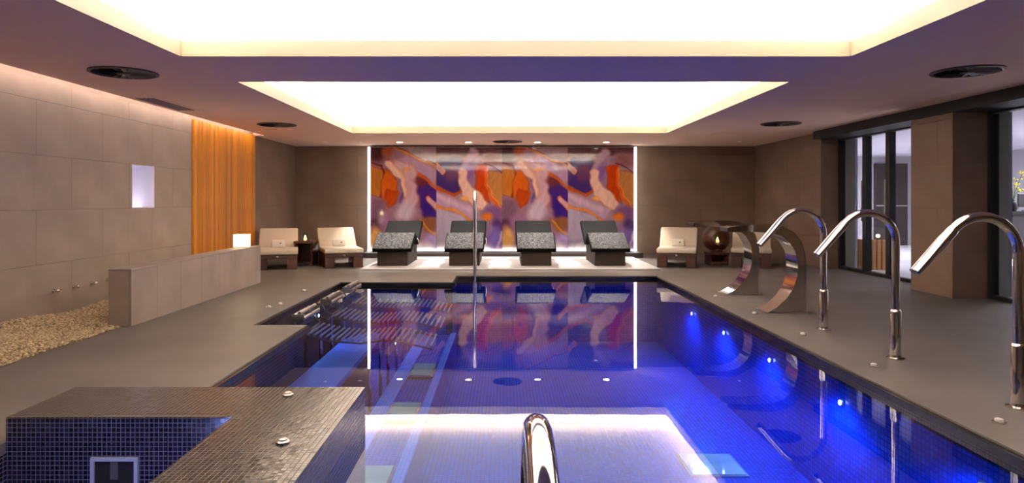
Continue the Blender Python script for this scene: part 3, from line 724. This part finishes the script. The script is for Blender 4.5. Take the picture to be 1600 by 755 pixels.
# ------------------------------------------------------------------ cream loungers
def cream_lounger():
    r = thing('cream_lounger', '', 'lounger', group='cream cushioned loungers')
    for sx in (-1, 1):
        MB().box(*sorted((sx * .35, sx * .17)), 0, .2, 0, .2).obj('front_leg', M['dark_wood'], r, bevel=.006, segs=1)
        MB().box(*sorted((sx * .35, sx * .25)), .2, 1.15, 0, .2).obj('side_panel', M['dark_wood'], r, bevel=.006, segs=1)
    MB().box(-.35, .35, 0, 1.15, .2, .27).obj('seat_frame', M['dark_wood'], r, bevel=.006, segs=1)
    MB().lathe([(.018, 0), (.018, -.012), (.01, -.018)], 12, c=(0, 0, .235), axis='y').obj('front_knob', M['steel'], r)
    MB().box(-.36, .36, -.03, .92, .27, .36).obj('seat_cushion', M['cushion'], r, bevel=.028, segs=3, smooth=True)
    d = Vector((.42, .40)).normalized(); nn = Vector((-d.y, d.x)) * .09
    y0, z0 = .78, .345; y1, z1 = 1.22, .72
    MB().prism_x([(y0, z0), (y1, z1), (y1 - nn.x, z1 - nn.y), (y0 - nn.x, z0 - nn.y)], -.36, .36).obj('back_cushion', M['cushion'], r, bevel=.026, segs=3, smooth=True)
    MB().prism_x([(y0 + .07, z0 - .07), (y1 + .07, z1 - .06), (y1 + .10, z1 - .09), (y0 + .14, z0 - .07)], -.33, .33).obj('back_frame', M['dark_wood'], r)
    return r
cl = cream_lounger()
CLP = [(-4.10, 12.05, .30), (-2.97, 12.40, .38), (3.22, 12.42, -.30), (4.62, 12.42, -.36)]
CLL = ('cream lounger partly hidden behind the low stone wall', 'cream lounger between the dark side table and the agate mural', 'cream lounger just right of the agate mural', 'cream lounger half hidden behind the chrome blade fountains')
TWL = ('folded white towel on the cream lounger behind the low wall', 'folded white towel on the cream lounger left of the mural', 'folded white towel on the cream lounger right of the mural', 'folded white towel on the cream lounger behind the blade fountains')
def towel():
    r = thing('folded_towel', '', 'towel', group='folded towels on the cream loungers')
    MB().box(-.125, .125, -.05, .03, 0, .14).obj('towel_fold', M['towel'], r, bevel=.02, segs=3, smooth=True)
    mt = MB()
    for k in range(3):
        a = .5 + k * .5; c = Vector((.02 + k * .012, -.054, .075)); dd = Vector((math.cos(a) * .045, 0, math.sin(a) * .02)); sd = Vector((-dd.z, 0, dd.x)) * .35
        mt.add([c, c + dd * .5 + sd, c + dd, c + dd * .5 - sd, c + Vector((0, .006, 0)), c + dd * .5 + sd + Vector((0, .006, 0)), c + dd + Vector((0, .006, 0)), c + dd * .5 - sd + Vector((0, .006, 0))], [(0, 1, 2, 3), (7, 6, 5, 4), (0, 4, 5, 1), (1, 5, 6, 2), (2, 6, 7, 3), (3, 7, 4, 0)])
    mt.obj('leaf_motif', M['motif'], r)
    return r
tw = towel()
for k, (x, y, rz) in enumerate(CLP):
    o = cl if k == 0 else dup(cl)
    tag(o, CLL[k], loc=(x, y, 0), rz=rz)
    t = tw if k == 0 else dup(tw)
    p = Vector((x, y, 0)) + Matrix.Rotation(rz, 3, 'Z') @ Vector((.0, .70, .361))
    tag(t, TWL[k], loc=p, rz=rz)
# side tables with candles
def candle(loc, label):
    r = thing('candle_glass', label, 'candle', loc, group='lit candles on side tables')
    MB().lathe([(.055, 0), (.06, .004), (.06, .15), (.056, .15), (.054, .012), (.0, .012)], 18).obj('glass_cup', M['glass'], r, smooth=True)
    MB().lathe([(.03, .013), (.03, .06), (.004, .062)], 14).obj('wax', M['wax'], r)
    MB().lathe([(.001, .062), (.012, .078), (.010, .088), (.001, .112)], 10).obj('flame', M['flame'], r, smooth=True)
    light('flame_light', 'POINT', (0, 0, .19), .6, (1, .6, .25), r, shadow_soft_size=.02)
    return r
def side_table(loc, label, h=.47):
    r = thing('side_table', label, 'side table', loc, group='dark wooden side tables')
    MB().box(-.19, .19, -.2, .2, h - .05, h).obj('table_top', M['dark_wood'], r, bevel=.006, segs=1)
    for sx in (-1, 1): MB().box(*sorted((sx * .18, sx * .14)), -.18, .18, .0, h - .05).obj('side_panel', M['dark_wood'], r)
    MB().box(-.14, .14, .14, .17, .04, h - .05).obj('back_panel', M['dark_wood'], r)
    MB().box(-.14, .14, -.17, .14, .04, .07).obj('shelf', M['dark_wood'], r)
    return r
side_table((-3.87, 13.05, 0), 'dark wooden side table between the two left cream loungers'); candle((-3.87, 12.98, .47), 'lit candle in a glass on the left side table')
side_table((4.17, 13.05, 0), 'low dark wooden side table between the two right cream loungers', .25)
gl = thing('globe_lantern', 'round dark red-brown globe lantern with a candle glow on the right side table', 'lantern', (4.17, 13.05, .25))
sp = MB(); R0 = .265; nn_, mm_ = 28, 16
for i in range(mm_ + 1):
    t = .55 + (PI - .58) * i / mm_
    for k in range(nn_):
        a = 2 * PI * k / nn_; sp.v.append((R0 * math.sin(t) * math.cos(a), -R0 * math.cos(t), R0 * 1.03 + R0 * math.sin(t) * math.sin(a)))
for i in range(mm_):
    for k in range(nn_):
        j = (k + 1) % nn_; sp.f.append((i * nn_ + k, i * nn_ + j, (i + 1) * nn_ + j, (i + 1) * nn_ + k)); sp.mi.append(0)
sp.obj('globe_shell', M['dark_wood'], gl, smooth=True)
MB().lathe([(.12, 0), (.12, .014), (.1, .02)], 20).obj('foot_ring', M['dark_wood'], gl)
MB().lathe([(.10, .03), (.10, .165), (.075, .18)], 20, c=(0, -.07, 0)).obj('candle_stand', M['dark_wood'], gl)
candle((4.17, 12.98, .43), 'lit candle inside the dark globe lantern')

# ------------------------------------------------------------------ chrome blade fountains
def blade_fountain(loc, label):
    r = thing('blade_fountain', label, 'fountain', loc, group='chrome blade fountains')
    # profile in local x (towards the pool is -x) and z; origin under the back of the body
    inner = [(-.44, .0), (-.33, .06), (-.22, .16), (-.14, .28), (-.10, .42), (-.095, .55), (-.12, .68), (-.18, .78), (-.27, .86), (-.40, .895), (-.60, .905), (-.86, .90)]
    outer = [(-.86, .955), (-.60, .985), (-.40, .99), (-.25, .965), (-.13, .90), (-.05, .80), (-.01, .67), (.0, .55), (.0, .0)]
    wd = .15
    for nm, pr, m in (('inner_blade', [(x, z) for x, z in inner], M['chrome']), ('outer_shell', outer, M['chrome'])):
        nrm = []
        b_ = MB(); k = len(pr)
        for y in (-wd, wd):
            b_.v += [(x, y, z) for x, z in pr]
        off = .006 if nm == 'inner_blade' else -.006
        for y in (-wd, wd):
            b_.v += [(x + .006, y, z + .004 * (1 if z < .5 else 1)) for x, z in pr] if nm == 'inner_blade' else [(x - .006, y, z - .004) for x, z in pr]
        for i in range(k - 1):
            b_.f += [(i, i + 1, k + i + 1, k + i), (2 * k + i, 3 * k + i, 3 * k + i + 1, 2 * k + i + 1), (i, 2 * k + i, 2 * k + i + 1, i + 1), (k + i, k + i + 1, 3 * k + i + 1, 3 * k + i)]
        b_.f += [(0, k, 3 * k, 2 * k), (k - 1, 3 * k - 1, 4 * k - 1, 2 * k - 1)]
        b_.mi = [0] * len(b_.f)
        b_.obj(nm, m, r, smooth=True)
    prof = inner + outer
    for y in (-wd + .008, wd - .012):
        MB().prism_y([(x, z) for x, z in prof], y, y + .004).obj('side_plate', M['chrome'], r)
    MB().box(-.872, -.855, -wd + .01, wd - .01, .905, .95).obj('outlet_slot', M['frame'], r)
    MB().box(-.46, .03, -wd - .02, wd + .02, 0, .006).obj('base_plate', M['steel'], r)
    return r
blade_fountain((3.37, 7.56, 0), 'nearer chrome blade fountain arching over the pool edge')
blade_fountain((3.40, 9.0, 0), 'farther chrome blade fountain near the cream loungers')

# ------------------------------------------------------------------ swan neck spouts
def swan_spout():
    r = thing('swan_neck_spout', '', 'spout', group='chrome swan neck spouts')
    pts = [(0, 0, 0), (0, 0, .3), (0, 0, .6), (0, 0, .93)]
    R_ = .225
    for i in range(1, 13):
        a = math.radians(i * 138 / 12); pts.append((-R_ + R_ * math.cos(a), 0, .93 + R_ * math.sin(a)))
    p = Vector(pts[-1]); a = math.radians(138); dr = Vector((-math.sin(a), 0, math.cos(a)))
    for k in (.08, .16, .28): q = p + dr * k; pts.append(tuple(q))
    MB().tube(pts, .030, 16).obj('neck_tube', M['chrome'], r, smooth=True)
    e = p + dr * .02
    MB().tube([e - dr * .02, e, e + dr * .08, e + dr * .2, e + dr * .33], [.030, .034, .036, .036, .034], 18, flat=[(1, 1), (1.0, 1), (1.1, .95), (1.25, .85), (1.35, .8)]).obj('nozzle', M['chrome'], r, smooth=True)
    t = e + dr * .332
    MB().tube([t - dr * .002, t + dr * .002], .024, 18, flat=[(1.35, .8)] * 2).obj('outlet', M['frame'], r)
    MB().lathe([(.041, .006), (.041, .37), (.036, .385), (.031, .39)], 20).obj('sleeve', M['chrome'], r, smooth=True)
    MB().lathe([(.0, 0), (.068, 0), (.068, .008), (.045, .014), (.042, .03)], 24).obj('flange', M['chrome'], r, smooth=True)
    return r
sw = swan_spout()
SWL = ('farthest chrome swan neck spout, beside the blade fountains', 'middle chrome swan neck spout on the right deck', 'nearest chrome swan neck spout at the right edge of the photo')
for k, y in enumerate((6.47, 5.28, 4.02)):
    o = sw if k == 0 else dup(sw)
    tag(o, SWL[k], loc=(3.11, y, 0))

# ------------------------------------------------------------------ rails
r = thing('grab_rail', 'tall thin chrome pole rail at the far edge of the pool', 'rail', (-.478, 11.02, 0))
pts = [(0, -.08, -.9), (0, -.08, 1.24)] + [(0, -.08 + .16 - .16 * math.cos(math.radians(a)), 1.24 + .16 * math.sin(math.radians(a))) for a in range(15, 181, 15)] + [(0, .24, 0)]
MB().tube(pts, .026, 12).obj('rail_tube', M['chrome'], r, smooth=True)
MB().lathe([(.05, 0), (.05, .01), (.03, .014)], 18, c=(0, .24, 0)).obj('flange', M['chrome'], r)
r = thing('hand_rail', 'stout chrome handrail arch at the near edge of the pool', 'rail', (.06, 1.3, 0))
pts = [(0, .62, -.9), (0, .60, -.1), (0, .52, .3)] + [(0, .5 - .36 + .36 * math.cos(math.radians(a)), .52 + .36 * math.sin(math.radians(a))) for a in range(15, 166, 10)] + [(0, -.26, .3), (0, -.28, 0)]
pts = [(x, y - .32, z - (.03 if z > .2 else 0)) for x, y, z in pts]
MB().tube(pts, .0245, 18).obj('rail_tube', M['chrome'], r, smooth=True)
MB().lathe([(.055, 0), (.055, .01), (.03, .015)], 20, c=(0, -.60, 0)).obj('flange', M['chrome'], r)

# ------------------------------------------------------------------ whirlpool parapet
sp = MB()
sp.box(SX0, SX1, SYI, SYF, -.9, SZ); sp.box(SXI, SX1, PY0, SYI, -.9, SZ)
spa = thing('whirlpool', 'raised brown mosaic whirlpool surround in the near left corner of the pool', 'whirlpool', (0, 0, 0))
L_ = [(SX0, SYF), (SX0, SYI), (SXI, SYI), (SXI, PY0), (SX1, PY0), (SX1, SYF)]
MB().prism_z(L_, -.9, SZ - .012).obj('parapet', M['spa_inner'], spa)
MB().prism_z(L_, SZ - .012, SZ).obj('parapet_top', M['spa_mosaic'], spa)
MB().box(SX0 - .02, SXI, PY0, SYI, -1.0, -.9).obj('basin_floor', M['spa_inner'], spa)
MB().box(SX0 - .12, SX0, PY0, SYI, -.9, -.061).obj('basin_side', M['spa_inner'], spa)
MB().box(SX0, SX1, PY0 - .1, PY0, -.9, -.061).obj('basin_side', M['spa_inner'], spa)
sheet('whirlpool_water', [(SX0, PY0), (SXI, PY0), (SXI, SYI), (SX0, SYI)], -.42, M['water'], label='dark water inside the mosaic whirlpool', cat='water', kind='stuff')
sk = thing('skimmer', 'square chrome-framed skimmer opening in the whirlpool wall', 'skimmer', ((180 - 787) * SYI / FPX, SYI, -.20))
f_ = MB(); h_ = .122
f_.box(-h_, h_, -.015, -.001, h_ - .018, h_); f_.box(-h_, h_, -.015, -.001, -h_, -h_ + .018); f_.box(-h_, -h_ + .018, -.015, -.001, -h_ + .018, h_ - .018); f_.box(h_ - .018, h_, -.015, -.001, -h_ + .018, h_ - .018)
f_.obj('frame', mat_std('satin pale metal', (196, 196, 206), rough=.4, metal=.3), sk)
MB().box(-h_ + .018, h_ - .018, -.004, -.001, -h_ + .018, h_ - .018).obj('opening', M['vent_dark'], sk)
MB().box(-.02, .02, -.012, -.004, 0.01, .1).obj('weir_tab', M['vent'], sk)
for k, (x, y) in enumerate((((450 - 787) * 1.122 / 304, 1.122 * FPX / 304), ((442 - 787) * 1.122 / 378, 1.122 * FPX / 378))):
    o = thing('push_button', ['round chrome push button on the far corner of the mosaic surround', 'round chrome push button on the near arm of the mosaic surround'][k], 'button', (x, y, SZ), group='push buttons on the mosaic surround')
    MB().lathe([(.032, 0), (.032, .008), (.026, .012)], 20).obj('bezel', M['chrome'], o, smooth=True)
    MB().lathe([(.02, .012), (.02, .018), (.012, .022), (.001, .023)], 16).obj('button_cap', M['steel'], o, smooth=True)
lp = thing('whirlpool_lamp', 'blue underwater lamp inside the whirlpool', 'lamp', (-1.9, PY0 + .1, -.5))
MB().lathe([(.07, 0), (.07, .02), (.05, .025)], 18, axis='y').obj('lamp_ring', M['steel'], lp)
MB().lathe([(.05, .0251), (.05, .028), (.001, .03)], 18, axis='y').obj('lens', M['pool_lens'], lp)
light('lamp_light', 'POINT', (0.2, .9, .32), 10.0, (.3, .36, 1.0), lp, shadow_soft_size=.06)

# ------------------------------------------------------------------ deck buttons / deck lights
DB = [(2.79, 3.75), (2.79, 5.02), (2.78, 6.19), (2.77, 7.35), (2.76, 8.67)]
ordn = ['first', 'second', 'third', 'fourth', 'fifth']
db = None
for k, (x, y) in enumerate(DB + [(-2.75, 7.80), (-2.69, 8.02), (-2.76, 9.2)]):
    lab = (ordn[k] + ' small chrome deck button from the viewer along the right pool edge') if k < 5 else ['nearest of the small chrome deck buttons left of the tube beds', 'middle one of the small chrome deck buttons left of the tube beds', 'farthest of the small chrome deck buttons left of the tube beds'][k - 5]
    if db is None:
        db = thing('deck_button', lab, 'button', (x, y, 0), group='small chrome deck buttons')
        MB().lathe([(.036, 0), (.036, .008), (.028, .012)], 18).obj('bezel', M['chrome'], db, smooth=True)
        MB().lathe([(.022, .012), (.021, .022), (.012, .026), (.001, .027)], 14).obj('button_cap', M['white_paint'], db, smooth=True)
    else: dup(db, lab, loc=(x, y, 0))

# ------------------------------------------------------------------ under water
bn = MB(); bn.prism_z([(PXN, SYF), (PXN, 8.2), (PXN + .26, 8.7), (PXN + .40, 8.5), (PXN + .46, SYF)], -.52, -.46)
bn.obj('submerged_bench', M['pool_light'], label='bright blue submerged bench along the left pool wall', cat='bench')
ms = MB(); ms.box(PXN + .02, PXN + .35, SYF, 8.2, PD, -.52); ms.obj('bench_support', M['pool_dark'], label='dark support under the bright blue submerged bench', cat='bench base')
MB().prism_z([(PXN + .01, SYF + .01), (-1.27, SYF + .01), (-1.27, 6.9), (PXN + .01, 6.9)], PD, PD + .02).obj('floor', M['pool_dark'], kind='structure', label='black mosaic pool floor beside the submerged bench')  # thin sheet carries the unlit darkness beside the bench
st = thing('submerged_step', 'submerged step lane with two bright blue edges on the left of the pool', 'pool step', (0, 0, 0))
MB().box(-1.22, -.72, 4.1, 10.1, PD, -.78).obj('step_body', M['pool'], st)
MB().box(-1.26, -1.10, 4.1, 10.1, -.78, -.755).obj('step_edge', M['pool_light'], st)
MB().box(-.80, -.72, 1.7, 10.1, -.78, -.755).obj('step_edge', M['pool_light'], st)
GP = [(-.95, 4.75, -.755, .29, .52), (-.95, 6.3, -.755, .29, .55), (-.95, 7.85, -.755, .29, .6), (.14, 5.25, PD, .42, .42), (1.84, 5.9, PD, .5, .5)]
GL = ('nearest pale teal glass plate set in the submerged step lane', 'second pale teal glass plate set in the submerged step lane', 'farthest pale teal glass plate set in the submerged step lane', 'pale teal glass plate on the pool floor beside the handrail', 'pale teal glass plate on the pool floor towards the right wall')
for k, (x, y, z, a, b_) in enumerate(GP):
    o = thing('glass_plate', GL[k], 'pool plate', (x, y, z), group='pale teal glass plates under water')
    MB().box(-a / 2, a / 2, -b_ / 2, b_ / 2, 0, .012).obj('plate_frame', M['steel'], o)
    MB().box(-a / 2 + .02, a / 2 - .02, -b_ / 2 + .02, b_ / 2 - .02, .012, .02).obj('plate_glass', M['teal_glass'], o)
BLUE = (.08, .28, 1.0)
def down_lamp(loc, watts, par, tilt, soft):
    """shielded underwater lamp: throws its light down into the basin"""
    o = light('lamp_light', 'SPOT', loc, watts, BLUE, par, spot_size=math.radians(156), spot_blend=.5, shadow_soft_size=soft)
    o.rotation_euler = (0, tilt, 0); return o
PLY = (3.55, 5.03, 6.37, 7.69, 9.0)
for k, y in enumerate(PLY):
    o = thing('pool_lamp', ordn[k] + ' blue underwater lamp from the viewer on the right pool wall', 'lamp', (PX1, y, -.275), group='underwater lamps on the right pool wall')
    MB().lathe([(.032, 0), (.032, -.012), (.02, -.018)], 18, axis='x').obj('lamp_ring', M['steel'], o)
    MB().lathe([(.018, -.0181), (.017, -.024), (.001, -.026)], 14, axis='x').obj('lens', M['pool_lens'], o)
    down_lamp((-.26, 0, 0.02), POOL_LAMP_W, o, -.2, .1)
for k, (x, y) in enumerate(((-1.52, 8.6), (-1.52, 5.4))):
    o = thing('bench_lamp', ['far', 'near'][k] + ' blue underwater lamp beside the submerged bench', 'lamp', (x, y, -.62), group='underwater lamps at the bench')
    MB().lathe([(.032, 0), (.032, .012), (.02, .018)], 18, axis='x').obj('lamp_ring', M['steel'], o)
    MB().lathe([(.018, .0181), (.017, .024), (.001, .026)], 14, axis='x').obj('lens', M['pool_lens'], o)
    down_lamp((.05, 0, .36), 3.0, o, .3, .05)
for k, y in enumerate((7.9, 9.0)):
    o = thing('bay_lamp', ['near', 'far'][k] + ' blue underwater lamp behind the tube bed headrests', 'lamp', (PXL, y, -.3), group='underwater lamps in the left bay')
    MB().lathe([(.032, 0), (.032, .012), (.02, .018)], 18, axis='x').obj('lamp_ring', M['steel'], o)
    MB().lathe([(.018, .0181), (.017, .024), (.001, .026)], 14, axis='x').obj('lens', M['pool_lens'], o)
    down_lamp((.3, 0, .1), 4.0, o, -.3, .1)
# tube beds
def tube_bed():
    r = thing('tube_bed', '', 'water bed', group='chrome tube beds at the water surface')
    prof = [(0, .07), (.06, -.02), (.16, -.09), (.40, -.14), (.70, -.16), (.95, -.13), (1.15, -.15), (1.45, -.22)]
    def pz(x):
        for i in range(len(prof) - 1):
            if prof[i][0] <= x <= prof[i + 1][0]:
                t = (x - prof[i][0]) / (prof[i + 1][0] - prof[i][0]); return prof[i][1] + t * (prof[i + 1][1] - prof[i][1])
        return prof[-1][1]
    for y in (0, .62):
        MB().tube([(x, y, z + ZW - .024) for x, z in prof], .010, 8).obj('side_rail', M['bed_rail'], r, smooth=True)
        for x in (.12, .8): MB().tube([(x, y, pz(x) + ZW - .01), (x, y, PD + .002)], .018, 8).obj('leg', M['chrome'], r)
    bar = MB().tube([(0, 0, 0), (0, .62, 0)], .012, 8).mesh('cross_bar', M['bed_bar'], smooth=True)
    x = .16
    while x < 1.45:
        o = link('cross_bar', bar, r); o.location = (x, 0, pz(x) + ZW); x += .058
    hd = MB()
    for dx, dz in ((0, .10), (.06, .125), (.0, .04), (.10, .07)): hd.tube([(dx, .02, dz + ZW), (dx, .60, dz + ZW)], .02, 10)
    for y in (.02, .31, .60): hd.box(-.02, .11, y - .012, y + .012, ZW + .035, ZW + .115)
    hd.obj('headrest', M['steel'], r, smooth=True)
    return r
tb = tube_bed()
for k, y in enumerate((6.95, 8.05, 9.15)):
    o = tb if k == 0 else dup(tb)
    tag(o, ['nearest', 'middle', 'farthest'][k] + ' of the three chrome tube beds in the left pool bay', loc=(-2.2, y, 0))

# ------------------------------------------------------------------ ceiling fittings
def vent(loc, label):
    r = thing('ceiling_vent', label, 'vent', loc, group='round swirl ceiling vents')
    MB().lathe([(.30, -.001), (.30, -.006), (.05, -.006)], 32).obj('shadow_box', M['vent_dark'], r)
    MB().lathe([(.315, 0), (.315, -.014), (.285, -.018), (.283, -.004)], 36).obj('vent_ring', M['vent'], r, smooth=True)
    global blade_me
    if 'blade_me' not in globals():
        blade_me = MB().add([(.06, -.008, -.008), (.27, -.03, -.008), (.275, .028, -.024), (.06, .01, -.02), (.06, -.008, -.005), (.27, -.03, -.005), (.275, .028, -.021), (.06, .01, -.017)],
                            [(0, 1, 2, 3), (7, 6, 5, 4), (0, 4, 5, 1), (1, 5, 6, 2), (2, 6, 7, 3), (3, 7, 4, 0)]).mesh('swirl_blade', M['vent'])
    for i in range(18):
        o = link('swirl_blade', blade_me, r); o.rotation_euler = (0, 0, 2 * PI * i / 18)
    MB().lathe([(.06, -.004), (.06, -.02), (.02, -.026)], 18).obj('hub', M['vent'], r)
    MB().sphere((0, 0, -.028), .012, 8, 6).obj('hub_screw', M['steel'], r)
    return r
for x, y, lb in ((-3.78, 6.62, 'round swirl vent in the ceiling at near left'), (4.56, 6.55, 'round swirl vent in the ceiling at near right'), (-3.80, 11.15, 'round swirl vent in the ceiling by the wood panel'), (4.58, 11.0, 'round swirl vent in the ceiling at far right'), (.08, 14.3, 'round swirl vent in the ceiling before the mural')):
    vent((x, y, H), lb)
gr = thing('access_grille', 'flat rectangular grille in the ceiling above the left wall', 'grille', (-4.45, 8.8, H))
MB().box(-.16, .16, -.6, .6, -.006, 0).obj('grille_frame', M['ceil'], gr)
for i in range(5): MB().box(-.12 + i * .05, -.09 + i * .05, -.55, .55, -.012, -.006).obj('grille_bar', mat_std('lilac grille', (112, 96, 116), rough=.5) if i == 0 else bpy.data.materials['lilac grille'], gr)
DLL = ('leftmost bright round downlight before the mural', 'second bright round downlight from the left before the mural', 'third bright round downlight from the left before the mural', 'rightmost bright round downlight before the mural')
for k, x in enumerate((-2.26, -.765, .735, 2.23)):
    o = thing('downlight', DLL[k], 'downlight', (x, 14.45, H), group='bright downlights before the mural')
    MB().lathe([(.085, 0), (.085, -.008), (.066, -.012), (.064, -.002)], 24).obj('trim_ring', M['white_paint'], o, smooth=True)
    MB().lathe([(.063, -.001), (.063, -.006), (.001, -.006)], 24).obj('lens', M['led_lens'], o)
    s = light('beam', 'SPOT', (0, 0, -.03), DOWNLIGHT_W, (1.0, .92, .84), o, spot_size=math.radians(64), spot_blend=.5, shadow_soft_size=.05); s.rotation_euler = (-.32, 0, 0)
for k, x in enumerate((-3.85, -3.1, 5.08)):
    o = thing('small_downlight', ['dim small downlight above the left cream loungers', 'dim small downlight between the left loungers and the mural', 'dim small downlight above the right cream loungers'][k], 'downlight', (x, 14.35, H), group='dim small downlights')
    MB().lathe([(.05, 0), (.05, -.006), (.038, -.01), (.036, -.002)], 18).obj('trim_ring', M['white_paint'], o, smooth=True)
    MB().lathe([(.035, -.001), (.035, -.005), (.001, -.005)], 18).obj('lens', M['led_dim'], o)
    light('beam', 'SPOT', (0, 0, -.03), 12.0, (1.0, .86, .7), o, spot_size=math.radians(110), spot_blend=.8, shadow_soft_size=.05)
